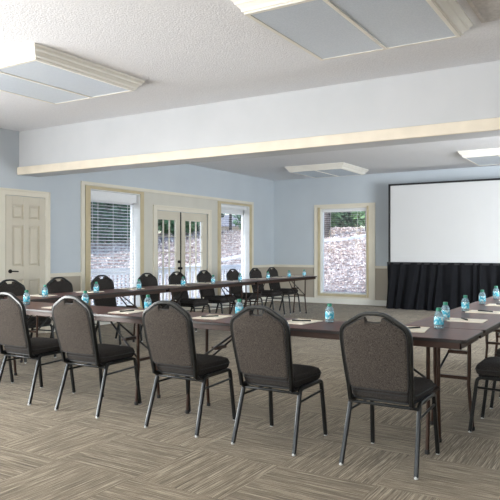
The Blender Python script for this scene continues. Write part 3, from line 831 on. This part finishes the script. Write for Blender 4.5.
for P, x, y, l in [(T1,-23,19,'dark tree beyond the patio railing, nearest to the left edge of the view'), (T1,-24,24.8,'dark tree on the slope seen through the left blind window'),
                   (T2,-24,30.6,'fresh green tree on the slope seen through the french doors'), (T1,-30,22.5,'dark tree standing behind the first row, left end'),
                   (T1,-30.2,28.3,'dark tree standing behind the first row, seen past the left blind window'), (T1,-30,34,'dark tree standing behind the first row, seen through the left french door'),
                   (T1,-29,39.9,'dark tree farthest along the slope, seen through the right french door'),
                   (T2,-17.9,37.5,'fresh green tree filling the upper left of the back window'), (T2,-13.6,38,'fresh green tree filling the upper right of the back window'), (T1,-23.2,40,'dark tree left of the back window view'), (T1,-8.4,40,'dark tree right of the back window view'),
                   (T1,-19.5,45.8,'dark tree behind the fresh green ones, left side of the back window'), (T1,-14.2,46,'dark tree behind the fresh green ones, right side of the back window')]:
    sp(P, x, y, l)
for x, y, r_, l in [(-13.9, 30.3, .30, 'thick grey tree trunk at left side of the back window view'), (-12.8, 33.5, .12, 'thin dark tree trunk at right side of the back window view'), (-22.0, 33.6, .09, 'thin bare tree trunk seen through the right blind window')]:
    z = gz(x, y); o = MB().tube([(x,y,z-.3),(x+.03,y,z+3),(x-.05,y,z+9)], r_, 10).build('tree_trunk', M['bark'], smooth=True, origin=(x,y,z)); tag(o, l, 'tree')

# house far up the slope, seen through window 2
hr = empty('house', (-43, 66, gz(-43,66)), math.radians(30)); tag(hr, 'low beige house with grey roof seen through the right blind window', 'house')
MB().box(-7,7,-4,4,-1,1.7).build('house_wall', M['siding'], hr)
MB().add([(-8,-5,1.6),(8,-5,1.6),(8,5,1.6),(-8,5,1.6),(-6,0,3.2),(6,0,3.2)], [(0,3,2,1),(0,1,5,4),(1,2,5),(2,3,4,5),(3,0,4)]).build('roof', M['shingle'], hr)
for x in (-4.5, 0, 4.5):
    w = MB().box(x-1.0,x+1.0,-4.06,-4.0,.1,1.1).build('house_window', M['rail_white'], hr); MB().box(x-.9,x+.9,-4.09,-4.06,.2,1.0).build('house_pane', M['dark_pane'], w)

# ------------------------------------------------------------------ light
wd = bpy.data.worlds.new('world'); bpy.context.scene.world = wd; wd.use_nodes = True
nt = wd.node_tree; sky = nt.nodes.new('ShaderNodeTexSky'); sky.sky_type = 'NISHITA'; sky.sun_disc = False
sky.sun_elevation = math.radians(48); sky.sun_rotation = math.radians(200); sky.air_density = 1; sky.dust_density = 1.5
nt.links.new(sky.outputs[0], nt.nodes['Background'].inputs[0]); nt.nodes['Background'].inputs[1].default_value = .42
def sun(d, e, ang, col):
    l = bpy.data.lights.new('sun', 'SUN'); l.energy = e; l.angle = math.radians(ang); l.color = col
    o = bpy.data.objects.new('sun', l); C.objects.link(o); o.rotation_euler = Vector(d).to_track_quat('-Z', 'Y').to_euler(); o.location = (-20,0,20)
sun((.10,.62,-.78), 3.3, 2, (1,.97,.92))
def area(name, loc, d, sx, sy, e, col):
    l = bpy.data.lights.new(name, 'AREA'); l.shape = 'RECTANGLE'; l.size = sx; l.size_y = sy; l.energy = e; l.color = col
    o = bpy.data.objects.new(name, l); C.objects.link(o); o.location = loc; o.rotation_euler = Vector(d).to_track_quat('-Z', 'Z').to_euler()
area('window_daylight', (-4.75, YF-.06, 1.55), (0,1,.8), 3.6, 2.0, 140, (1,.97,.92))  # added fill lamp at the unseen rear-left opening, tilted up to bounce
area('window_daylight', (.3, YF-.06, 1.55), (0,1,.8), 3.7, 2.0, 140, (1,.98,.95))  # second added rear fill lamp, also tilted towards the ceiling
area('window_daylight', (XL-.06, .6, 1.35), (1,0,.75), 5.8, 1.7, 1330, (.99,.985,.97))  # added main fill lamp out of view at left, brightens the ceiling
area('window_daylight', (2.0, 7.8, 1.5), (-.75,1,.6), 2.5, 1.8, 580, (.91,.96,1))  # added fill lamp standing inside the room, aimed to brighten the back wall

sc = bpy.context.scene
sc.view_settings.view_transform = 'Standard'; sc.view_settings.look = 'None'; sc.view_settings.exposure = 0; sc.view_settings.gamma = 1
sc.view_settings.use_curve_mapping = False
